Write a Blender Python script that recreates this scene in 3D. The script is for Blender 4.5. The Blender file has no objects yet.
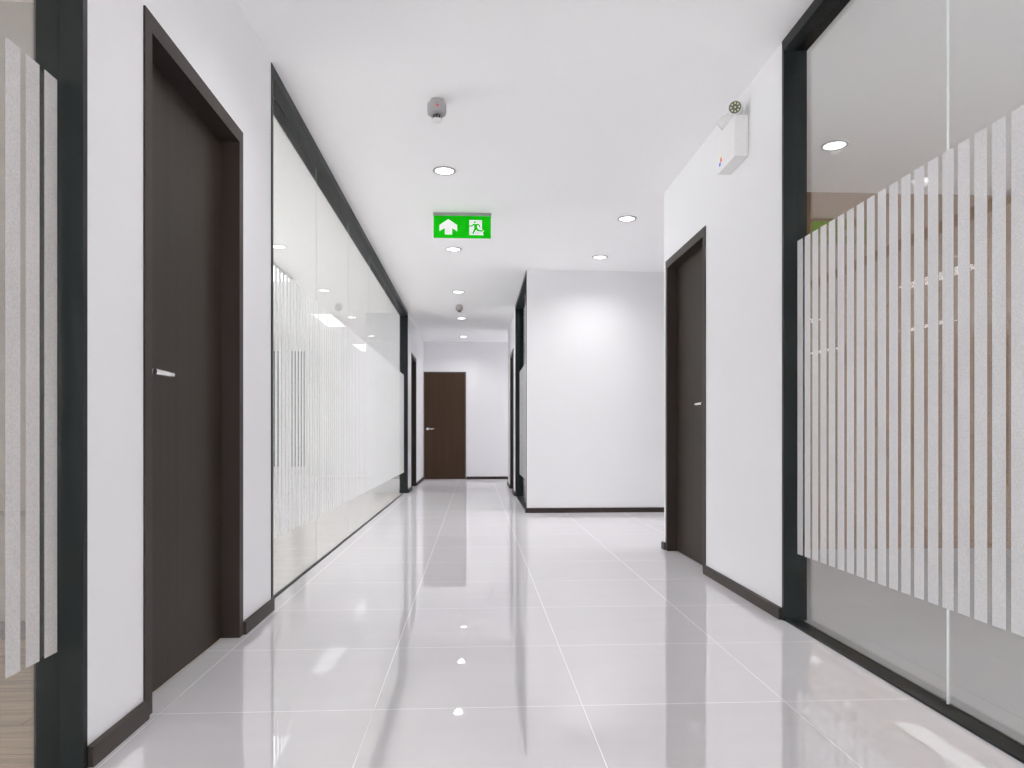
import bpy, bmesh, math, random
from mathutils import Vector, Matrix

# ------------------------------------------------------------------ camera, world, exposure
S = bpy.context.scene
COL = S.collection
FPX = 705.0
YAW = math.atan(37.0 / FPX)
EYE = 0.83
cam_data = bpy.data.cameras.new('camera')
cam_data.sensor_width = 36.0
cam_data.lens = FPX / 1024.0 * 36.0
cam_data.shift_y = (435.5 - 384.0) / 1024.0
cam_data.clip_start = 0.02
cam = bpy.data.objects.new('camera', cam_data)
COL.objects.link(cam)
cam.location = (0, 0, EYE)
cam.rotation_euler = (math.pi / 2, 0, -YAW)
S.camera = cam

world = bpy.data.worlds.new('world')
S.world = world
world.use_nodes = True
bg = world.node_tree.nodes['Background']
bg.inputs[0].default_value = (0.985, 0.97, 0.99, 1)
bg.inputs[1].default_value = 13.0

S.view_settings.view_transform = 'Standard'
S.view_settings.look = 'None'
S.view_settings.gamma = 1.0
S.view_settings.use_curve_mapping = False
S.view_settings.exposure = -0.42
S.cycles.use_denoising = True
S.cycles.max_bounces = 16
S.cycles.diffuse_bounces = 8
S.cycles.glossy_bounces = 8
S.cycles.transparent_max_bounces = 24
S.cycles.transmission_bounces = 8
S.cycles.sample_clamp_indirect = 8.0
S.cycles.caustics_reflective = True
S.cycles.caustics_refractive = False

DOWN_E = 7.0
DOWN_W = 60.0      # downlight lens
PANEL_E = 6.5      # linear office panel
ROOM_E = 7.0
ROOM_W = 48.0      # the darker room on the right

# ------------------------------------------------------------------ dimensions (metres)
H = 2.605
XL, XR = -0.97, 1.385          # corridor wall faces
WT = 0.10                      # wall thickness
XLr, XRr = XL - 0.112, XR + WT    # room side faces
YB = -4.0                      # corridor end behind the camera
YE = 13.4                      # far end wall
XP, YP, YPE = 0.555, 7.55, 11.72   # block on the right of the far corridor
YRE = 5.1                      # end of the right wall
GL, GR, GP = -1.025, 1.445, 0.612  # glass planes
ROOM_L, ROOM_R = -6.0, 5.5
FZ0, FZ1 = 0.30, 1.70          # height of the frosted film

# ------------------------------------------------------------------ materials
MATS = {}
def nt(name):
    m = bpy.data.materials.new(name); m.use_nodes = True
    t = m.node_tree; t.nodes.clear()
    out = t.nodes.new('ShaderNodeOutputMaterial')
    return m, t, out
def N(t, kind, **kw):
    n = t.nodes.new(kind)
    for k, v in kw.items(): setattr(n, k, v)
    return n
def math_node(t, op, a, b=None, c=None):
    n = N(t, 'ShaderNodeMath', operation=op)
    for i, v in enumerate((a, b, c)):
        if v is None: continue
        if isinstance(v, (int, float)): n.inputs[i].default_value = v
        else: t.links.new(v, n.inputs[i])
    return n.outputs[0]
def mixc(t, fac, a, b):
    n = N(t, 'ShaderNodeMix', data_type='RGBA')
    if isinstance(fac, (int, float)): n.inputs[0].default_value = fac
    else: t.links.new(fac, n.inputs[0])
    for i, v in ((6, a), (7, b)):
        if isinstance(v, tuple): n.inputs[i].default_value = (*v, 1)
        else: t.links.new(v, n.inputs[i])
    return n.outputs[2]
def principled(name, col, rough=0.5, metal=0.0, spec=0.5, coat=0.0, noise=0.0, nscale=(8, 8, 8), bump=0.0, emit=0.0):
    m, t, out = nt(name)
    b = N(t, 'ShaderNodeBsdfPrincipled')
    b.inputs['Base Color'].default_value = (*col, 1)
    b.inputs['Roughness'].default_value = rough
    b.inputs['Metallic'].default_value = metal
    b.inputs['Specular IOR Level'].default_value = spec
    b.inputs['Coat Weight'].default_value = coat
    b.inputs['Coat Roughness'].default_value = 0.05
    if emit:
        b.inputs['Emission Color'].default_value = (*col, 1)
        b.inputs['Emission Strength'].default_value = emit
    if noise or bump:
        tc = N(t, 'ShaderNodeTexCoord'); mp = N(t, 'ShaderNodeMapping')
        mp.inputs['Scale'].default_value = nscale
        t.links.new(tc.outputs['Object'], mp.inputs[0])
        nz = N(t, 'ShaderNodeTexNoise'); nz.inputs['Scale'].default_value = 1.0; nz.inputs['Detail'].default_value = 5
        t.links.new(mp.outputs[0], nz.inputs[0])
        if noise:
            dark = tuple(c * (1 - noise) for c in col); lite = tuple(min(1, c * (1 + noise)) for c in col)
            t.links.new(mixc(t, nz.outputs[0], dark, lite), b.inputs['Base Color'])
        if bump:
            bp = N(t, 'ShaderNodeBump'); bp.inputs['Strength'].default_value = bump; bp.inputs['Distance'].default_value = 0.002
            t.links.new(nz.outputs[0], bp.inputs['Height']); t.links.new(bp.outputs[0], b.inputs['Normal'])
    t.links.new(b.outputs[0], out.inputs[0])
    MATS[name] = m
    return m
def lamp_mat(name, e, col=(0.99, 0.98, 1.0)):
    m, t, out = nt(name)
    em = N(t, 'ShaderNodeEmission'); em.inputs[0].default_value = (*col, 1); em.inputs[1].default_value = e
    t.links.new(em.outputs[0], out.inputs[0]); return m

def glass_mat():
    m, t, out = nt('clear_glass')
    g = N(t, 'ShaderNodeNewGeometry')
    vm = N(t, 'ShaderNodeVectorMath', operation='DOT_PRODUCT')
    t.links.new(g.outputs['Incoming'], vm.inputs[0]); t.links.new(g.outputs['Normal'], vm.inputs[1])
    c = math_node(t, 'ABSOLUTE', vm.outputs['Value'])
    o = math_node(t, 'SUBTRACT', 1.0, c)
    p = math_node(t, 'POWER', o, 5.0)
    f = math_node(t, 'MULTIPLY_ADD', p, 0.46, 0.145)
    tr = N(t, 'ShaderNodeBsdfTransparent'); tr.inputs[0].default_value = (0.975, 0.985, 0.98, 1)
    gl = N(t, 'ShaderNodeBsdfGlossy'); gl.inputs['Roughness'].default_value = 0.0
    mx = N(t, 'ShaderNodeMixShader')
    t.links.new(f, mx.inputs[0]); t.links.new(tr.outputs[0], mx.inputs[1]); t.links.new(gl.outputs[0], mx.inputs[2])
    t.links.new(mx.outputs[0], out.inputs[0]); return m
def film_mat():
    m, t, out = nt('frosted_film')
    tc = N(t, 'ShaderNodeTexCoord')
    nz = N(t, 'ShaderNodeTexNoise'); nz.inputs['Scale'].default_value = 260; nz.inputs['Detail'].default_value = 3
    t.links.new(tc.outputs['Object'], nz.inputs[0])
    col = mixc(t, nz.outputs[0], (0.50, 0.50, 0.52), (0.92, 0.91, 0.92))
    d = N(t, 'ShaderNodeBsdfDiffuse'); tl = N(t, 'ShaderNodeBsdfTranslucent'); tr = N(t, 'ShaderNodeBsdfTransparent')
    t.links.new(col, d.inputs[0]); t.links.new(col, tl.inputs[0])
    a = N(t, 'ShaderNodeMixShader'); a.inputs[0].default_value = 0.42
    t.links.new(d.outputs[0], a.inputs[1]); t.links.new(tl.outputs[0], a.inputs[2])
    b = N(t, 'ShaderNodeMixShader'); b.inputs[0].default_value = 0.0
    t.links.new(a.outputs[0], b.inputs[1]); t.links.new(tr.outputs[0], b.inputs[2])
    t.links.new(b.outputs[0], out.inputs[0]); return m
def tile_mat(name, ca, cb_, cg, refl, wj=1.0):
    m, t, out = nt(name)
    tc = N(t, 'ShaderNodeTexCoord'); sp = N(t, 'ShaderNodeSeparateXYZ')
    t.links.new(tc.outputs['Object'], sp.inputs[0])
    def line(sock, off, per, w):
        a = math_node(t, 'SUBTRACT', sock, off)
        a = math_node(t, 'DIVIDE', a, per)
        a = math_node(t, 'FRACT', a)
        a = math_node(t, 'SUBTRACT', a, 0.5)
        a = math_node(t, 'ABSOLUTE', a)
        return math_node(t, 'GREATER_THAN', a, 0.5 - w / per / 2)
    lx = line(sp.outputs[0], 0.33 - 6.35, 0.635, 0.0018 * wj)
    ly = line(sp.outputs[1], 2.153 - 12.4, 0.62, 0.0020 * wj)
    g = math_node(t, 'MAXIMUM', lx, ly)
    # one soft tone per tile plus long faint streaks
    ix = math_node(t, 'FLOOR', math_node(t, 'DIVIDE', math_node(t, 'SUBTRACT', sp.outputs[0], 0.33 - 6.35), 0.635))
    iy = math_node(t, 'FLOOR', math_node(t, 'DIVIDE', math_node(t, 'SUBTRACT', sp.outputs[1], 2.153 - 12.4), 0.62))
    cb = N(t, 'ShaderNodeCombineXYZ'); t.links.new(ix, cb.inputs[0]); t.links.new(iy, cb.inputs[1])
    wn = N(t, 'ShaderNodeTexWhiteNoise'); t.links.new(cb.outputs[0], wn.inputs[0])
    mp = N(t, 'ShaderNodeMapping'); mp.inputs['Scale'].default_value = (1.2, 9, 1)
    t.links.new(tc.outputs['Object'], mp.inputs[0])
    nz = N(t, 'ShaderNodeTexNoise'); nz.inputs['Scale'].default_value = 1.3; nz.inputs['Detail'].default_value = 4
    t.links.new(mp.outputs[0], nz.inputs[0])
    v = math_node(t, 'MULTIPLY_ADD', wn.outputs[0], 0.25, math_node(t, 'MULTIPLY', nz.outputs[0], 0.75))
    base = mixc(t, v, ca, cb_)
    col = mixc(t, g, base, cg)
    bp = N(t, 'ShaderNodeBump'); bp.inputs['Strength'].default_value = 0.25; bp.inputs['Distance'].default_value = 0.001; bp.invert = True
    t.links.new(g, bp.inputs['Height'])
    df = N(t, 'ShaderNodeBsdfDiffuse'); t.links.new(col, df.inputs[0]); t.links.new(bp.outputs[0], df.inputs['Normal'])
    gl = N(t, 'ShaderNodeBsdfGlossy'); gl.inputs[0].default_value = (1, 1, 1, 1)
    t.links.new(math_node(t, 'MULTIPLY_ADD', g, 0.3, 0.012), gl.inputs['Roughness']); t.links.new(bp.outputs[0], gl.inputs['Normal'])
    ge = N(t, 'ShaderNodeNewGeometry'); vm = N(t, 'ShaderNodeVectorMath', operation='DOT_PRODUCT')
    t.links.new(ge.outputs['Incoming'], vm.inputs[0]); t.links.new(ge.outputs['Normal'], vm.inputs[1])
    p = math_node(t, 'POWER', math_node(t, 'SUBTRACT', 1.0, math_node(t, 'ABSOLUTE', vm.outputs['Value'])), 5.0)
    mx = N(t, 'ShaderNodeMixShader'); t.links.new(math_node(t, 'MULTIPLY_ADD', p, 0.15, refl), mx.inputs[0])
    t.links.new(df.outputs[0], mx.inputs[1]); t.links.new(gl.outputs[0], mx.inputs[2])
    t.links.new(mx.outputs[0], out.inputs[0]); return m
def wood_floor_mat(name, c1, c2, low=(0.62, 0.6, 0.58)):
    m, t, out = nt(name)
    tc = N(t, 'ShaderNodeTexCoord'); mp = N(t, 'ShaderNodeMapping')
    mp.inputs['Rotation'].default_value = (0, 0, math.pi / 2 * 0)
    t.links.new(tc.outputs['Object'], mp.inputs[0])
    br = N(t, 'ShaderNodeTexBrick'); br.offset = 0.37; br.inputs['Scale'].default_value = 1
    br.inputs['Brick Width'].default_value = 1.3; br.inputs['Row Height'].default_value = 0.19
    br.inputs['Mortar Size'].default_value = 0.0018; br.inputs['Mortar Smooth'].default_value = 0.0
    br.inputs['Color1'].default_value = (*c1, 1); br.inputs['Color2'].default_value = (*c2, 1)
    br.inputs['Mortar'].default_value = (*[c * 0.4 for c in c2], 1)
    t.links.new(mp.outputs[0], br.inputs[0])
    m2 = N(t, 'ShaderNodeMapping'); m2.inputs['Scale'].default_value = (1.5, 22, 1); t.links.new(tc.outputs['Object'], m2.inputs[0])
    nz = N(t, 'ShaderNodeTexNoise'); nz.inputs['Scale'].default_value = 2; nz.inputs['Detail'].default_value = 6; nz.inputs['Distortion'].default_value = 0.8
    t.links.new(m2.outputs[0], nz.inputs[0])
    r = N(t, 'ShaderNodeValToRGB'); r.color_ramp.elements[0].position = 0.3; r.color_ramp.elements[0].color = (*low, 1)
    r.color_ramp.elements[1].position = 0.68; r.color_ramp.elements[1].color = (1.1, 1.1, 1.1, 1)
    t.links.new(nz.outputs[0], r.inputs[0])
    mm = N(t, 'ShaderNodeMix', data_type='RGBA', blend_type='MULTIPLY'); mm.inputs[0].default_value = 1
    t.links.new(br.outputs[0], mm.inputs[6]); t.links.new(r.outputs[0], mm.inputs[7])
    b = N(t, 'ShaderNodeBsdfPrincipled'); t.links.new(mm.outputs[2], b.inputs['Base Color']); b.inputs['Roughness'].default_value = 0.28
    t.links.new(b.outputs[0], out.inputs[0]); return m
def door_wood_mat(name, c1, c2, rough=0.33):
    m, t, out = nt(name)
    tc = N(t, 'ShaderNodeTexCoord'); mp = N(t, 'ShaderNodeMapping'); mp.inputs['Scale'].default_value = (26, 26, 0.5)
    t.links.new(tc.outputs['Object'], mp.inputs[0])
    nz = N(t, 'ShaderNodeTexNoise'); nz.inputs['Scale'].default_value = 1.6; nz.inputs['Detail'].default_value = 6; nz.inputs['Distortion'].default_value = 0.22
    t.links.new(mp.outputs[0], nz.inputs[0])
    r = N(t, 'ShaderNodeValToRGB'); r.color_ramp.elements[0].position = 0.32; r.color_ramp.elements[0].color = (*c1, 1)
    r.color_ramp.elements[1].position = 0.7; r.color_ramp.elements[1].color = (*c2, 1)
    t.links.new(nz.outputs[0], r.inputs[0])
    b = N(t, 'ShaderNodeBsdfPrincipled'); t.links.new(r.outputs[0], b.inputs['Base Color']); b.inputs['Roughness'].default_value = rough
    b.inputs['Specular IOR Level'].default_value = 0.22
    t.links.new(b.outputs[0], out.inputs[0]); return m

M_WALL = principled('white_wall_paint', (0.80, 0.795, 0.81), 0.55, noise=0.01, nscale=(3, 3, 3), spec=0.25)
M_CEIL = principled('ceiling_paint', (0.95, 0.945, 0.955), 0.8, noise=0.008, nscale=(2, 2, 2), spec=0.2)
M_ROOMWALL = principled('warm_grey_paint', (0.40, 0.38, 0.36), 0.7, noise=0.01, spec=0.2)
M_TAUPE = principled('taupe_paint', (0.225, 0.13, 0.07), 0.7, noise=0.01, spec=0.2)
M_BROWNWALL = principled('brown_wood_cladding', (0.50, 0.37, 0.27), 0.45, noise=0.18, nscale=(4, 4, 0.4))
M_TILE = tile_mat('polished_tile', (0.67, 0.655, 0.675), (0.74, 0.725, 0.745), (0.84, 0.83, 0.84), 0.29)
M_GREYTILE = tile_mat('grey_tile', (0.35, 0.345, 0.36), (0.39, 0.385, 0.40), (0.13, 0.13, 0.135), 0.12, 2.6)
M_OAK = wood_floor_mat('oak_plank', (0.66, 0.53, 0.37), (0.52, 0.41, 0.29))
M_PALE = wood_floor_mat('bleached_plank', (0.74, 0.715, 0.68), (0.69, 0.665, 0.63), (0.9, 0.9, 0.9))
M_FRAME = principled('dark_anodised_metal', (0.0125, 0.0160, 0.0165), 0.4, metal=0.0, spec=0.2)
M_DOOR = door_wood_mat('dark_wenge_veneer', (0.026, 0.019, 0.0145), (0.034, 0.025, 0.019), 0.5)
M_DOOR2 = door_wood_mat('walnut_veneer', (0.036, 0.018, 0.009), (0.060, 0.031, 0.015), 0.45)
M_TRIM = principled('dark_brown_trim', (0.036, 0.0265, 0.0225), 0.45, spec=0.22, noise=0.15, nscale=(3, 3, 3))
M_CHROME = principled('satin_chrome', (0.88, 0.87, 0.87), 0.22, metal=1.0)
M_PLASTIC = principled('white_plastic', (0.80, 0.79, 0.79), 0.38)
M_GREYPL = principled('light_grey_plastic', (0.36, 0.35, 0.355), 0.45)
M_RING = principled('downlight_ring', (0.45, 0.445, 0.445), 0.4)
M_BLACK = principled('black_plastic', (0.02, 0.02, 0.022), 0.4)
M_GREEN = principled('sign_green', (0.002, 0.42, 0.001), 0.6, spec=0.1, emit=0.45)
M_SIGNW = principled('sign_white', (0.85, 0.85, 0.85), 0.4, emit=0.35)
M_RED = principled('red_indicator', (0.7, 0.04, 0.03), 0.3, emit=0.3)
M_BLUE = principled('blue_indicator', (0.04, 0.08, 0.7), 0.3, emit=0.3)
M_YEL = principled('yellow_indicator', (0.7, 0.6, 0.05), 0.3, emit=0.3)
M_LENS = principled('led_reflector', (0.16, 0.18, 0.15), 0.25, metal=0.4)
M_LED = principled('led_yellow', (0.75, 0.76, 0.45), 0.3)
M_GASKET = principled('pale_glass_edge', (0.80, 0.84, 0.84), 0.15)
M_GLASS = glass_mat()
M_FILM = film_mat()
M_NIGHT = principled('dark_window_pane', (0.015, 0.016, 0.02), 0.08)
M_DOWN = lamp_mat('downlight_glow', DOWN_E)
M_RDOWN = lamp_mat('room_downlight_glow', ROOM_E)
M_PANEL = lamp_mat('panel_glow', PANEL_E, (0.98, 0.98, 1.0))
M_PANEL_END = lamp_mat('daylight', 6)

# ------------------------------------------------------------------ mesh helpers
def bx(bm, x0, x1, y0, y1, z0, z1, bevel=0.0):
    vs = [bm.verts.new((x, y, z)) for x in (x0, x1) for y in (y0, y1) for z in (z0, z1)]
    idx = [(0, 1, 3, 2), (4, 6, 7, 5), (0, 4, 5, 1), (2, 3, 7, 6), (0, 2, 6, 4), (1, 5, 7, 3)]
    fs = [bm.faces.new([vs[i] for i in f]) for f in idx]
    if bevel:
        es = list({e for f in fs for e in f.edges})
        bmesh.ops.bevel(bm, geom=es, offset=bevel, segments=2, affect='EDGES', profile=0.6)
def lathe(bm, prof, mat=Matrix(), n=40, cap=True):
    rings = []
    for r, z in prof:
        rings.append([bm.verts.new(mat @ Vector((r * math.cos(2 * math.pi * k / n), r * math.sin(2 * math.pi * k / n), z))) for k in range(n)])
    for a, b in zip(rings, rings[1:]):
        for k in range(n):
            bm.faces.new((a[k], a[(k + 1) % n], b[(k + 1) % n], b[k]))
    if cap:
        bm.faces.new(rings[0][::-1]); bm.faces.new(rings[-1])
def tube(bm, pts, r, n=14):
    """round bar swept through points"""
    pts = [Vector(p) for p in pts]; rings = []
    rr = r if isinstance(r, (list, tuple)) else [r] * len(pts)
    for i, p in enumerate(pts):
        d = (pts[min(i + 1, len(pts) - 1)] - pts[max(i - 1, 0)]).normalized()
        u = d.orthogonal().normalized() if i == 0 else (pu - d * pu.dot(d)).normalized()
        pu = u; w = d.cross(u)
        rings.append([bm.verts.new(p + (u * math.cos(2 * math.pi * k / n) + w * math.sin(2 * math.pi * k / n)) * rr[i]) for k in range(n)])
    for a, b in zip(rings, rings[1:]):
        for k in range(n): bm.faces.new((a[k], a[(k + 1) % n], b[(k + 1) % n], b[k]))
    bm.faces.new(rings[0][::-1]); bm.faces.new(rings[-1])
def prism(bm, poly, mat, d):
    """polygon in local x,y extruded by d along local z"""
    a = [bm.verts.new(mat @ Vector((x, y, 0))) for x, y in poly]
    b = [bm.verts.new(mat @ Vector((x, y, d))) for x, y in poly]
    n = len(poly)
    bm.faces.new(a[::-1]); bm.faces.new(b)
    for k in range(n): bm.faces.new((a[k], a[(k + 1) % n], b[(k + 1) % n], b[k]))
def obj(name, bm, mat, parent=None, smooth=False):
    bmesh.ops.recalc_face_normals(bm, faces=bm.faces)
    me = bpy.data.meshes.new(name); bm.to_mesh(me); bm.free()
    me.materials.append(mat)
    if smooth:
        for p in me.polygons: p.use_smooth = True
        me.set_sharp_from_angle(angle=math.radians(35))
    o = bpy.data.objects.new(name, me); COL.objects.link(o)
    if parent is not None:
        o.parent = parent
        rootloc = Vector((0, 0, 0)); p = parent
        while p is not None: rootloc += p.location; p = p.parent
        me.transform(Matrix.Translation(-rootloc))
    return o
def thing(name, label, cat, loc, group=None, kind=None):
    o = bpy.data.objects.new(name, None); COL.objects.link(o)
    o.empty_display_size = 0.1; o.location = loc
    if label: o['label'] = label
    if cat: o['category'] = cat
    if group: o['group'] = group
    if kind: o['kind'] = kind
    return o
def struct(name, boxes, mat, label=None):
    bm = bmesh.new()
    for b in boxes: bx(bm, *b)
    o = obj(name, bm, mat); o['kind'] = 'structure'
    if label: o['label'] = label
    return o
def dup(root, loc, label):
    """a copy of a thing with copies of its parts and sub-parts"""
    r = root.copy(); COL.objects.link(r); r.location = loc; r['label'] = label
    for ch in list(root.children):
        c = ch.copy(); COL.objects.link(c); c.parent = r
        for g in list(ch.children):
            d = g.copy(); COL.objects.link(d); d.parent = c
    return r

# ------------------------------------------------------------------ floors and ceiling
struct('floor_right_room', [(GR, ROOM_R, YB, 5.05, -0.12, 0.0)], M_GREYTILE, 'mid grey tile floor of the room behind the right glass')
struct('floor', [(GL - 0.01, GR, YB, 5.05, -0.12, 0.0), (GL - 0.01, GR, 5.05, 5.1, -0.12, 0.0), (GR, 6.0, 5.05, 5.1, -0.12, 0.0), (GL - 0.01, 6.0, 5.1, YE + 0.1, -0.12, 0.0)], M_TILE, 'polished pale grey tile floor with light joints')
struct('floor_side_room', [(ROOM_L, GL - 0.01, YB, 3.03, -0.12, 0.0)], M_OAK, 'light oak plank floor behind the nearest left glass')
struct('floor_large_room', [(ROOM_L, GL - 0.01, 3.03, 15.2, -0.12, 0.0)], M_PALE, 'pale bleached wood floor behind the long left glass')
struct('ceiling', [(ROOM_L, 6.2, YB - 0.1, 15.3, H, H + 0.12)], M_CEIL, 'flat white ceiling')

# ------------------------------------------------------------------ walls
DH = 2.09                       # outer height of the door frames
D1 = (2.118, 2.991)             # door openings along the corridor
D2 = (4.166, 5.045)
D3 = (10.80, 11.67)
D4 = (10.15, 11.02)
G0 = (-2.6, 1.813)              # glass partitions
G1 = (3.411, 10.233)
G2 = (-2.6, 3.109)
G3 = (7.56, 9.635)
struct('wall_left', [
    (XLr, XL, YB, G0[0], 0, H), (XLr, XL, G0[1], D1[0], 0, H), (XLr, XL, D1[0], D1[1], DH, H),
    (XLr, XL, D1[1], G1[0], 0, H), (XLr, XL, G1[1], D3[0], 0, H), (XLr, XL, D3[0], D3[1], DH, H),
    (XLr, XL, D3[1], YE, 0, H)], M_WALL)
struct('wall_right', [
    (XR, XRr, YB, G2[0], 0, H), (XR, XRr, G2[1], D2[0], 0, H), (XR, XRr, D2[0], D2[1], DH, H),
    (XR, XRr, D2[1], YRE, 0, H), (XRr, 6.0, YRE - 0.035, YRE, 0, H)], M_WALL)
struct('wall_right_far', [
    (XP, XP + WT, YP, G3[0], 0, H), (XP + WT, 6.0, YP, YP + 0.1, 0, H), (XP, XP + WT, G3[1], D4[0], 0, H), (XP, XP + WT, D4[0], D4[1], DH, H),
    (XP, XP + WT, D4[1], YPE, 0, H), (XP, 3.0, YPE, YPE + 0.1, 0, H)], M_WALL)
struct('wall_end', [(XLr, 3.1, YE, YE + 0.12, 0, H)], M_WALL)
struct('wall_side_passage', [(6.0, 6.12, YRE - 0.1, YP + 0.1, 0, H), (3.0, 3.12, YPE, YE, 0, 0.9), (3.0, 3.12, YPE, YE, 2.3, H), (3.0, 3.12, YPE, YPE + 0.25, 0.9, 2.3), (3.0, 3.12, YE - 0.25, YE, 0.9, 2.3)], M_WALL)
# rooms seen through the glass
struct('wall_left_room_partition', [(ROOM_L, XLr, 2.99, 3.07, 0, H)], M_ROOMWALL)
struct('wall_left_room_far', [(ROOM_L - 0.1, ROOM_L, YB, 15.2, 0, 0.2), (ROOM_L - 0.1, ROOM_L, YB, 15.2, 2.5, H), (ROOM_L - 0.1, ROOM_L, YB, 3.15, 0.2, 2.5), (ROOM_L - 0.1, ROOM_L, 11.4, 15.2, 0.2, 2.5)], M_BROWNWALL)
struct('wall_left_room_back', [(ROOM_L - 0.1, -1.58, 15.1, 15.22, 0, H)], M_WALL)
struct('wall_left_room_block', [(-1.58, XLr, 10.30, 15.1, 0, H)], M_WALL)
struct('wall_left_room_front', [(ROOM_L - 0.1, XLr, YB - 0.1, YB, 2.4, H), (ROOM_L - 0.1, XLr, YB - 0.1, YB, 0, 0.3), (ROOM_L - 0.1, -5.6, YB - 0.1, YB, 0.3, 2.4), (-1.4, XLr, YB - 0.1, YB, 0.3, 2.4)], M_ROOMWALL)
struct('wall_right_room_back', [(XRr, 5.6, 5.02, YRE - 0.035, 0, H)], M_TAUPE)
struct('wall_right_room_far', [(ROOM_R, ROOM_R + 0.1, YB, 5.02, 0, 0.3), (ROOM_R, ROOM_R + 0.1, YB, 5.02, 2.4, H), (ROOM_R, ROOM_R + 0.1, YB, 0.8, 0.3, 2.4), (ROOM_R, ROOM_R + 0.1, 2.8, 5.02, 0.3, 2.4)], M_TAUPE)
struct('wall_right_room_front', [(XRr, ROOM_R + 0.1, YB - 0.1, YB, 2.4, H), (XRr, ROOM_R + 0.1, YB - 0.1, YB, 0, 0.3), (XRr, 2.0, YB - 0.1, YB, 0.3, 2.4), (5.0, ROOM_R + 0.1, YB - 0.1, YB, 0.3, 2.4)], M_TAUPE)
struct('wall_block_room', [(2.9, 3.0, G3[0], YPE, 0, H)], M_WALL)
struct('wall_corridor_back', [(XL, XR, YB - 0.1, YB, 2.3, H), (XL, -0.85, YB - 0.1, YB, 0, 2.3), (1.27, XR, YB - 0.1, YB, 0, 2.3)], M_WALL)

# ------------------------------------------------------------------ baseboards
BH, BT = 0.052, 0.018
struct('baseboard_left', [
    (XL, XL + BT, G0[1] + 0.002, D1[0], 0, BH), (XL, XL + BT, D1[1], G1[0] - 0.002, 0, BH),
    (XL, XL + BT, G1[1] + 0.002, D3[0], 0, BH), (XL, XL + BT, D3[1], YE, 0, BH)], M_TRIM)
struct('baseboard_right', [
    (XR - BT, XR, G2[1] + 0.002, D2[0], 0, BH), (XR - BT, XR, D2[1], YRE + BT, 0, BH), (XR, 6.0, YRE, YRE + BT, 0, BH)], M_TRIM)
struct('baseboard_right_far', [
    (XP - BT, 6.0, YP - BT, YP, 0, BH), (XP - BT, XP, YP, G3[0], 0, BH), (XP - BT, XP, G3[1], D4[0], 0, BH), (XP - BT, XP, D4[1], YPE + 0.1, 0, BH)], M_TRIM)
struct('baseboard_end', [(-0.165, 3.0, YE - BT, YE, 0, BH)], M_TRIM)
struct('baseboard_left_room_partition', [(ROOM_L, XLr, 2.975, 2.99, 0, 0.07)], principled('grey_skirting', (0.20, 0.19, 0.19), 0.5))
struct('baseboard_left_room_back', [(ROOM_L, -1.58, 15.085, 15.1, 0.0, 0.17), (-1.595, -1.58, 10.285, 15.085, 0, 0.07), (-1.595, XLr, 10.285, 10.30, 0, 0.07)], M_WALL)
struct('baseboard_left_room_far', [(ROOM_L, ROOM_L + 0.015, 3.07, 15.085, 0.0, 0.09)], M_TRIM)

# ------------------------------------------------------------------ glazed partitions
FW = 0.045
def partition(name, label, side, xw, y0, y1, glass_x, joints, film_phase, track):
    """side -1: the room lies towards -x; xw: corridor face of the wall"""
    t = thing(name, label, None, (xw, (y0 + y1) / 2, 0), kind='structure')
    xb = (XLr if side < 0 else xw + WT); e = 0.004
    x0, x1 = sorted((xw - side * e, xb + side * 0.002))
    fr = bmesh.new()
    bx(fr, x0, x1, y0, y1, H - 0.05, H)                         # head
    bx(fr, x0, x1, y0, y0 + FW * 0.6, 0, H - 0.05); bx(fr, x0, x1, y1 - 0.02, y1, 0, H - 0.05)   # posts
    tx0, tx1 = sorted(track)
    bx(fr, tx0, tx1, y0 + FW * 0.6, y1 - 0.02, 0, 0.008)
    obj('frame', fr, M_FRAME, t)
    ys = [y0 + FW * 0.6] + joints + [y1 - 0.02]
    for a, b in zip(ys, ys[1:]):
        g = bmesh.new(); bx(g, glass_x - 0.0025, glass_x + 0.0025, a + (0.0015 if a != ys[0] else 0), b - (0.0015 if b != ys[-1] else 0), 0.008, H - 0.05)
        p = obj('glass_pane', g, M_GLASS, t)
        s = bmesh.new(); k = math.ceil((a - 0.051 - film_phase) / 0.07)
        xf = glass_x - side * 0.0034; n = 0
        while film_phase + k * 0.07 < b:
            u0, u1 = max(a, film_phase + k * 0.07), min(b, film_phase + k * 0.07 + 0.051); k += 1
            if u1 - u0 < 0.004: continue
            vs = [s.verts.new(q) for q in ((xf, u0, FZ0), (xf, u1, FZ0), (xf, u1, FZ1), (xf, u0, FZ1))]
            s.faces.new(vs); n += 1
        f = obj('frosted_film', s, M_FILM, p)
        f['label'] = 'frosted white vertical stripes'
    for j in joints:
        q = bmesh.new(); jd = 0.0035 if side > 0 else 0.0008
        bx(q, glass_x - jd, glass_x + jd, j - 0.0012, j + 0.0012, 0.008, H - 0.05)
        obj('glass_joint', q, M_GASKET, t)
    return t
partition('window_1', 'dark framed glass partition nearest on the left, oak floor behind it', -1, XL, G0[0], G0[1], GL, [-1.42, -0.33, 0.76], 1.731 - 0.07 * 62, (GL - 0.010, GL + 0.006))
partition('window_2', 'long dark framed glass partition with striped film beyond the left door', -1, XL, G1[0], G1[1], GL, [4.617, 5.776, 6.935, 8.094, 9.253], 3.45, (GL - 0.010, GL + 0.006))
partition('window_3', 'dark framed glass partition with frosted stripes in front of the dim room', 1, XR, G2[0], G2[1], GR, [-0.95, 0.07, 1.08, 2.084], 2.124 - 0.07 * 68, (XR, GR + 0.012))
partition('window_4', 'narrow glass partition at the corner of the white block', 1, XP, G3[0], G3[1], GP, [8.6], 7.60, (XP, GP + 0.012))

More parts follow.
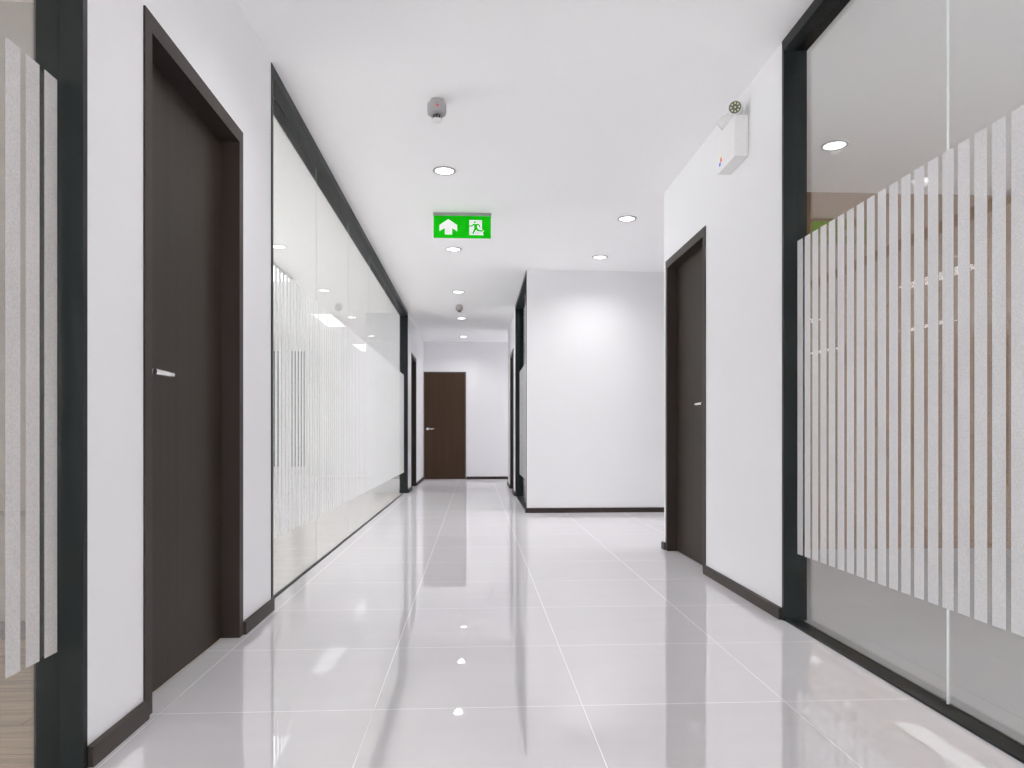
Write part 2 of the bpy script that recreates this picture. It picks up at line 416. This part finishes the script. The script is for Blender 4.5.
# narrow dark windows in the far wall of the left room
for wn, (xa, xb) in ((5, (-4.23, -4.12)), (6, (-3.88, -3.58))):
    t = thing('window_%d' % wn, 'tall narrow dark window in the far wall behind the left glass, %s' % ('the slimmer one' if wn == 5 else 'the wider one'), None, ((xa + xb) / 2, 15.09, 0.17), kind='structure')
    b = bmesh.new(); bx(b, xa, xa + 0.02, 15.07, 15.1, 0.17, H); bx(b, xb - 0.02, xb, 15.07, 15.1, 0.17, H); bx(b, xa + .02, xb - .02, 15.07, 15.1, 0.17, 0.2)
    obj('frame', b, M_FRAME, t)
    b = bmesh.new(); bx(b, xa + 0.02, xb - 0.02, 15.08, 15.095, 0.2, H)
    obj('glass_pane', b, M_NIGHT, t)
# made-up glazed opening behind the camera, lets sky light brighten the corridor
t = thing('window_7', 'added tall glazed opening behind the viewer that brightens the corridor', None, (0.2, YB - 0.05, 0), kind='structure')
b = bmesh.new()
for q in ((-0.85, 1.27, YB - 0.09, YB - 0.03, 0, 0.06), (-0.85, 1.27, YB - 0.09, YB - 0.03, 2.24, 2.3), (-0.85, -0.79, YB - 0.09, YB - 0.03, 0.06, 2.24), (1.21, 1.27, YB - 0.09, YB - 0.03, 0.06, 2.24), (0.18, 0.24, YB - 0.09, YB - 0.03, 0.06, 2.24)): bx(b, *q)
obj('frame', b, M_FRAME, t)
t8 = thing('window_8', 'added wide window, out of view, that brightens the left room from its near end', None, (-3.5, YB - 0.05, 0.3), kind='structure')  # invented window behind the camera, only there to brighten the left room
b2 = bmesh.new()
for q in ((-5.6, -1.4, YB - 0.09, YB - 0.03, 0.3, 0.35), (-5.6, -1.4, YB - 0.09, YB - 0.03, 2.35, 2.4), (-5.6, -5.55, YB - 0.09, YB - 0.03, 0.35, 2.35), (-1.45, -1.4, YB - 0.09, YB - 0.03, 0.35, 2.35), (-3.53, -3.47, YB - 0.09, YB - 0.03, 0.35, 2.35)): bx(b2, *q)
obj('frame', b2, M_FRAME, t8)
for xa, xb in ((-5.55, -3.53), (-3.47, -1.45)):
    b2 = bmesh.new(); bx(b2, xa, xb, YB - 0.065, YB - 0.055, 0.35, 2.35); obj('glass_pane', b2, M_GLASS, t8)
t8 = thing('window_9', 'added wide window, out of view, that brightens the right room from its near end', None, (3.5, YB - 0.05, 0.3), kind='structure')  # invented opening for extra sky light in the right room, never in view
b2 = bmesh.new()
for q in ((2.0, 5.0, YB - 0.09, YB - 0.03, 0.3, 0.35), (2.0, 5.0, YB - 0.09, YB - 0.03, 2.35, 2.4), (2.0, 2.05, YB - 0.09, YB - 0.03, 0.35, 2.35), (4.95, 5.0, YB - 0.09, YB - 0.03, 0.35, 2.35), (3.47, 3.53, YB - 0.09, YB - 0.03, 0.35, 2.35)): bx(b2, *q)
obj('frame', b2, M_FRAME, t8)
for xa, xb in ((2.05, 3.47), (3.53, 4.95)):
    b2 = bmesh.new(); bx(b2, xa, xb, YB - 0.065, YB - 0.055, 0.35, 2.35); obj('glass_pane', b2, M_GLASS, t8)
b = bmesh.new(); bx(b, -0.79, 0.18, YB - 0.065, YB - 0.055, 0.06, 2.24); obj('glass_pane', b, M_GLASS, t)
b = bmesh.new(); bx(b, 0.24, 1.21, YB - 0.065, YB - 0.055, 0.06, 2.24); obj('glass_pane', b, M_GLASS, t)

t = thing('window_11', 'added wide window in the unseen side wall that brightens the dim right room', None, (ROOM_R + 0.05, 1.8, 0.3), kind='structure')  # added out of view to lift the right room's ceiling and film
b = bmesh.new()
for q in ((0.8, 2.8, 0.3, 0.35), (0.8, 2.8, 2.35, 2.4), (0.8, 0.85, 0.35, 2.35), (2.75, 2.8, 0.35, 2.35), (1.77, 1.83, 0.35, 2.35)): bx(b, ROOM_R + 0.03, ROOM_R + 0.09, *q)
obj('frame', b, M_FRAME, t)
for ya, yb in ((0.85, 1.77), (1.83, 2.75)):
    b = bmesh.new(); bx(b, ROOM_R + 0.055, ROOM_R + 0.065, ya, yb, 0.35, 2.35); obj('glass_pane', b, M_GLASS, t)
t = thing('window_12', 'added long window in the unseen outer wall that brightens the left room', None, (ROOM_L - 0.05, 7.275, 0.2), kind='structure')  # added out of view to flood the left room with sky light
b = bmesh.new()
bx(b, ROOM_L - 0.09, ROOM_L - 0.03, 3.15, 11.4, 0.2, 0.25); bx(b, ROOM_L - 0.09, ROOM_L - 0.03, 3.15, 11.4, 2.45, 2.5)
for k in range(5): bx(b, ROOM_L - 0.09, ROOM_L - 0.03, 3.15 + 2.05 * k, 3.20 + 2.05 * k, 0.25, 2.45)
obj('frame', b, M_FRAME, t)
for k in range(4):
    b = bmesh.new(); bx(b, ROOM_L - 0.065, ROOM_L - 0.055, 3.20 + 2.05 * k, 5.20 + 2.05 * k, 0.25, 2.45); obj('glass_pane', b, M_GLASS, t)
t = thing('window_10', 'added unseen window in the recess that brightens the far end wall', None, (3.06, 12.56, 0.9), kind='structure')  # made-up window hidden in the recess, lights the far end wall
ya, yb = YPE + 0.25, YE - 0.25
b = bmesh.new()
for q in ((3.03, 3.09, ya, yb, 0.9, 0.95), (3.03, 3.09, ya, yb, 2.25, 2.3), (3.03, 3.09, ya, ya + 0.05, 0.95, 2.25), (3.03, 3.09, yb - 0.05, yb, 0.95, 2.25)): bx(b, *q)
obj('frame', b, M_FRAME, t)
b = bmesh.new(); bx(b, 3.055, 3.065, ya + 0.05, yb - 0.05, 0.95, 2.25); obj('glass_pane', b, M_GLASS, t)

# ------------------------------------------------------------------ doors
def lever(parent, org, out, along):
    """handle: org on the leaf face, out = normal of the leaf, along = lever direction"""
    out, along = Vector(out), Vector(along); org = Vector(org)
    rot = out.to_track_quat('Z', 'Y').to_matrix().to_4x4()
    h = bpy.data.objects.new('door_handle', None)
    b = bmesh.new()
    lathe(b, [(0.026, 0), (0.026, 0.006), (0.023, 0.009), (0.010, 0.0095), (0.010, 0.034)], Matrix.Translation(org) @ rot, 28)
    p = org + out * 0.040
    tube(b, [org + out * 0.03, p - along * 0.002 , p + along * 0.012, p + along * 0.07 , p + along * 0.118, p + along * 0.126],
         [0.0095, 0.0105, 0.0100, 0.0098, 0.0096, 0.0075])
    o = obj('door_handle', b, M_CHROME, parent, True)
    o['label'] = 'satin chrome lever handle'
    return o
def lock(parent, org, out):
    out = Vector(out); rot = out.to_track_quat('Z', 'Y').to_matrix().to_4x4()
    b = bmesh.new(); lathe(b, [(0.024, 0), (0.024, 0.005), (0.021, 0.008)], Matrix.Translation(Vector(org)) @ rot, 24)
    return obj('lock_rosette', b, M_CHROME, parent, True)
def corridor_door(name, label, side, xw, y0, y1, handle_y, hz, wide=0.045):
    t = thing(name, label, None, (xw, (y0 + y1) / 2, 0), kind='structure')
    a, b_ = sorted((xw - side * 0.006, xw + side * WT))
    fr = bmesh.new()
    bx(fr, a, b_, y0, y0 + wide, 0, DH); bx(fr, a, b_, y1 - wide, y1, 0, DH); bx(fr, a, b_, y0 + wide, y1 - wide, DH - 0.055, DH)
    obj('door_frame', fr, M_TRIM, t)
    xf = xw + side * 0.068
    l0, l1 = sorted((xf, xf + side * 0.042))
    lf = bmesh.new(); bx(lf, l0, l1, y0 + wide + 0.002, y1 - wide - 0.002, 0.002, DH - 0.058)
    leaf = obj('door_leaf', lf, M_DOOR, t)
    lever(leaf, (xf, handle_y, hz), (-side, 0, 0), (0, 1, 0))
corridor_door('door_1', 'dark brown door in a deep frame nearest on the left', -1, XL, D1[0], D1[1], 2.262, 1.03)
corridor_door('door_2', 'dark brown door in the right wall below the emergency light', 1, XR, D2[0], D2[1], 4.33, 1.03)
corridor_door('door_3', 'dark recessed door beyond the long left glass partition', -1, XL, D3[0], D3[1], 10.95, 1.03)
corridor_door('door_4', 'dark recessed door beyond the glass at the block corner', 1, XP, D4[0], D4[1], 10.30, 1.03)
t = thing('door_5', 'brown walnut door closing the far end of the corridor', None, (-0.572, YE, 0), kind='structure')
b = bmesh.new()
bx(b, -0.968, -0.955, YE - 0.012, YE, 0, 2.034); bx(b, -0.183, -0.17, YE - 0.012, YE, 0, 2.034); bx(b, -0.955, -0.183, YE - 0.012, YE, 2.018, 2.034)
obj('door_frame', b, M_TRIM, t)
b = bmesh.new(); bx(b, -0.952, -0.186, YE - 0.02, YE - 0.001, 0.006, 2.015)
leaf = obj('door_leaf', b, M_DOOR2, t)
lever(leaf, (-0.895, YE - 0.02, 0.955), (0, -1, 0), (1, 0, 0))

# ------------------------------------------------------------------ downlights
def downlight(loc, label, group, mat, watts, r=0.078):
    t = thing('downlight', label, 'ceiling light', loc, group)
    b = bmesh.new(); x, y, z = loc
    T = Matrix.Translation((x, y, z))
    # profile: flat trim with a shallow cone towards the lens, hanging 6 mm below the ceiling
    prof = [(r, 0), (r, -0.004), (r - 0.004, -0.007), (r - 0.015, -0.007), (r - 0.019, -0.002)]
    rings = []
    lathe(b, prof, T, 40, cap=False)
    obj('trim_ring', b, M_RING, t, True)
    b = bmesh.new(); lathe(b, [(r - 0.0185, 0.0), (r - 0.0185, -0.003)], T, 40)
    obj('lens', b, mat, t)
    ld = bpy.data.lights.new('lamp_beam', 'SPOT'); ld.energy = watts; ld.spot_size = math.radians(150); ld.spot_blend = 1.0
    ld.shadow_soft_size = 0.045; ld.color = (1.0, 0.985, 0.99)
    lo = bpy.data.objects.new('lamp_beam', ld); COL.objects.link(lo); lo.parent = t; lo.location = (0, 0, -0.012)
    return t
g = 'recessed downlights along the corridor ceiling'
XD = -0.205
first = downlight((XD, 4.74, H), 'round recessed ceiling downlight between the nearer smoke detector and the exit sign', g, M_DOWN, DOWN_W)
for y, lab in ((6.73, 'round ceiling downlight seen just below the green exit sign'),
               (8.73, 'round ceiling downlight just before the farther smoke detector'),
               (10.69, 'round ceiling downlight just past the farther smoke detector'),
               (12.67, 'small round ceiling downlight closest to the far end wall')):
    dup(first, (XD, y, H), lab)
dup(first, (1.242, 5.709, H), 'round ceiling downlight at the passage opening, the nearer of the two there')
dup(first, (1.241, 6.955, H), 'round ceiling downlight close to the white block wall')
for y in (2.74, 0.75, -1.25, -3.0):
    dup(first, (XD, y, H), 'round ceiling downlight overhead near the viewer')
for x in (3.24, 5.0):
    dup(first, (x, 6.3, H), 'round ceiling downlight inside the side passage')
dup(first, (1.6, 12.6, H), 'added unseen ceiling downlight in the recess that brightens the far end')  # extra lamp out of view, added for more light at the far end
g = 'downlights in the dim room on the right'
rd = downlight((2.195, 4.2, H), 'round ceiling downlight seen through the right glass partition', g, M_RDOWN, ROOM_W, 0.08)
for x, y in ((2.195, 2.2), (2.195, 0.2), (2.195, -1.8), (4.2, 2.2), (4.2, -1.0)):
    dup(rd, (x, y, H), 'round ceiling downlight deeper in the dim room')
dup(rd, (1.7, 9.0, H), 'round ceiling downlight behind the corner glass')

# ------------------------------------------------------------------ linear panels of the left room
def panel(loc, label, group):
    x, y, z = loc
    t = thing('ceiling_panel_light', label, 'ceiling light', loc, group)
    b = bmesh.new(); w, l, f = 0.15, 0.6, 0.012
    bx(b, x - w, x - w + f, y - l, y + l, z - 0.03, z); bx(b, x + w - f, x + w, y - l, y + l, z - 0.03, z)
    bx(b, x - w + f, x + w - f, y - l, y - l + f, z - 0.03, z); bx(b, x - w + f, x + w - f, y + l - f, y + l, z - 0.03, z)
    obj('housing', b, M_PLASTIC, t)
    b = bmesh.new(); bx(b, x - w + f, x + w - f, y - l + f, y + l - f, z - 0.026, z - 0.004)
    obj('diffuser', b, M_PANEL, t)
    return t
g = 'linear panel lights behind the left glass'
p0 = panel((-2.21, 7.52, H), 'linear ceiling light behind the left glass, the nearer of those visible', g)
dup(p0, (-2.21, 10.86, H), 'linear ceiling light behind the left glass, the second one visible')
dup(p0, (-2.21, 14.2, H), 'small faint linear ceiling light behind the left glass by the far wall')
dup(p0, (-2.21, 4.18, H), 'linear ceiling light close behind the left glass and door')
for y in (4.18, 7.52, 10.86, 14.2):
    dup(p0, (-4.3, y, H), 'linear ceiling light in the outer row of the left room')
for x in (-2.3, -4.3):
    for y in (0.6, -2.4):
        dup(p0, (x, y, H), 'added unseen linear ceiling light over the oak floor near the viewer')  # unseen panels added to light the partition of the near left room

# ------------------------------------------------------------------ smoke detectors
def detector(loc, label):
    x, y, z = loc
    t = thing('smoke_detector', label, 'smoke detector', loc, 'smoke detectors on the corridor ceiling')
    T = Matrix.Translation(loc)
    b = bmesh.new(); lathe(b, [(0.034, 0), (0.034, -0.020)], T, 36); obj('mounting_base', b, M_GREYPL, t, True)
    b = bmesh.new(); lathe(b, [(0.042, -0.016), (0.048, -0.020), (0.050, -0.026), (0.050, -0.064), (0.047, -0.074), (0.036, -0.079), (0.029, -0.080)], T, 36)
    body = obj('body', b, M_GREYPL, t, True)
    b = bmesh.new(); lathe(b, [(0.022, -0.079), (0.022, -0.103)], T, 24); obj('sensor_core', b, M_BLACK, t, True)
    b = bmesh.new()
    for k in range(10):
        a = 2 * math.pi * k / 10; c, s = math.cos(a), math.sin(a)
        tube(b, [(x + 0.025 * c, y + 0.025 * s, z - 0.078), (x + 0.025 * c, y + 0.025 * s, z - 0.103)], 0.0018, 6)
    obj('sensor_cage', b, M_GREYPL, t)
    b = bmesh.new(); lathe(b, [(0.028, -0.101), (0.028, -0.108), (0.022, -0.113), (0.010, -0.115)], T, 32); obj('sensor_cap', b, M_PLASTIC, t, True)
    b = bmesh.new(); lathe(b, [(0.006, 0), (0.006, 0.003), (0.003, 0.004)], T @ Matrix.Translation((0.006, -0.049, -0.048)) @ Matrix.Rotation(math.pi / 2, 4, 'X'), 16)
    o = obj('indicator_lamp', b, M_RED, body); o['label'] = 'small red indicator'
    return t
sd = detector((-0.202, 3.75, H), 'grey round smoke detector with red dot, the nearer and larger one')
dup(sd, (-0.212, 9.60, H), 'small grey smoke detector farther along the corridor ceiling')

# ------------------------------------------------------------------ exit sign
sx0, sx1, sy, sz0, sz1 = -0.329, 0.127, 5.64, 2.407, 2.583
t = thing('exit_sign', 'green hanging emergency exit sign with white arrow and running man', 'exit sign', ((sx0 + sx1) / 2, sy, H))
b = bmesh.new(); bx(b, sx0 - 0.003, sx1 + 0.003, sy - 0.012, sy + 0.05, sz1, H, 0.002); obj('housing', b, M_GREYPL, t)
b = bmesh.new(); bx(b, sx0, sx1, sy, sy + 0.012, sz0, sz1); face = obj('sign_plate', b, M_GREEN, t)
k = (sx1 - sx0) / 778.0
R = Matrix(((k, 0, 0, sx0 - 120 * k), (0, 0, 1, sy), (0, -k, 0, sz0 + 455 * k), (0, 0, 0, 1)))   # sign pixels -> world, local z along +y
def sign_shape(bm, poly, lift): prism(bm, poly, R @ Matrix.Translation((0, 0, -lift)), lift)
def limb(p, q, w0, w1):
    (x0, y0), (x1, y1) = p, q; d = math.hypot(x1 - x0, y1 - y0); nx, ny = (y1 - y0) / d, (x0 - x1) / d
    return [(x0 + nx * w0, y0 + ny * w0), (x1 + nx * w1, y1 + ny * w1), (x1 - nx * w1, y1 - ny * w1), (x0 - nx * w0, y0 - ny * w0)]
b = bmesh.new(); sign_shape(b, [(320, 203), (440, 283), (440, 366), (370, 322), (370, 410), (272, 410), (272, 322), (200, 366), (200, 283)], 0.001)
o = obj('arrow_symbol', b, M_SIGNW, face); o['label'] = 'white upward arrow'
b = bmesh.new(); sign_shape(b, [(605, 210), (776, 210), (776, 330), (803, 350), (800, 368), (785, 380), (800, 414), (605, 414)], 0.001)
o = obj('doorway_symbol', b, M_SIGNW, face); o['label'] = 'white doorway shape'
b = bmesh.new()
L = 0.0022
sign_shape(b, [(678 + 13 * math.cos(a * math.pi / 8), 240 + 13 * math.sin(a * math.pi / 8)) for a in range(16)], L)
for i, (p, q, w0, w1) in enumerate((((690, 262), (692, 330), 24, 20), ((668, 262), (640, 290), 9, 8), ((645, 290), (590, 293), 8, 7),
                     ((712, 262), (745, 284), 9, 8), ((742, 280), (744, 306), 8, 7),
                     ((686, 322), (672, 358), 15, 12), ((674, 352), (650, 398), 12, 9),
                     ((698, 322), (724, 352), 15, 12), ((718, 350), (780, 358), 11, 9), ((779, 360), (790, 340), 8, 6))):
    sign_shape(b, limb(p, q, w0, w1), L + 0.00006 * i)
o = obj('running_man_symbol', b, M_GREEN, face); o['label'] = 'green running figure'

# ------------------------------------------------------------------ twin head emergency light on the right wall
ey0, ey1, ez0, ez1, ex0 = 3.505, 3.765, 2.245, 2.455, 1.312
t = thing('emergency_light', 'white twin head emergency light box high on the right wall', 'emergency light', (XR, (ey0 + ey1) / 2, ez0))
b = bmesh.new(); bx(b, ex0, XR, ey0, ey1, ez0, ez1, 0.006); box = obj('battery_box', b, M_PLASTIC, t)
for i, m_ in enumerate((M_RED, M_BLUE, M_YEL)):
    b = bmesh.new(); yy, zz = ((3.700, 2.300), (3.718, 2.283), (3.712, 2.318))[i]
    if i < 2: bx(b, ex0 - 0.0012, ex0 + 0.001, yy - 0.010, yy + 0.010, zz - 0.009, zz + 0.009)
    else: bx(b, ex0 - 0.0012, ex0 + 0.001, yy - 0.012, yy + 0.006, zz - 0.004, zz + 0.004)
    o = obj('indicator_mark', b, m_, box); o['label'] = ('red mark', 'blue mark', 'yellow mark')[i]
def head(cy, aim, cz, cx):
    c = Vector((cx, cy, cz)); rot = Vector(aim).to_track_quat('Z', 'Y').to_matrix().to_4x4()
    T = Matrix.Translation(c) @ rot
    b = bmesh.new(); lathe(b, [(0.018, -0.052), (0.031, -0.048), (0.035, -0.036), (0.037, 0.016), (0.035, 0.021), (0.031, 0.021)], T, 36)
    tube(b, [(cx, cy, cz - 0.03), (cx, cy, ez1 - 0.004)], 0.011, 12)
    hd = obj('lamp_head', b, M_PLASTIC, t, True)
    b = bmesh.new(); lathe(b, [(0.0305, 0.0212), (0.0305, 0.0228)], T, 32); ln = obj('lens', b, M_LENS, hd)
    b = bmesh.new()
    for k in range(9):
        rr, a = (0.020, k * math.pi / 4) if k < 8 else (0, 0)
        lathe(b, [(0.0042, 0.0225), (0.0036, 0.0250)], T @ Matrix.Translation((rr * math.cos(a), rr * math.sin(a), 0)), 10)
    COLLECT = obj('led_dots', b, M_LED, hd)
head(3.525, (-0.50, -1, -0.10), 2.494, 1.325)
head(3.70, (-0.8, 0.75, -0.6), 2.494, 1.330)
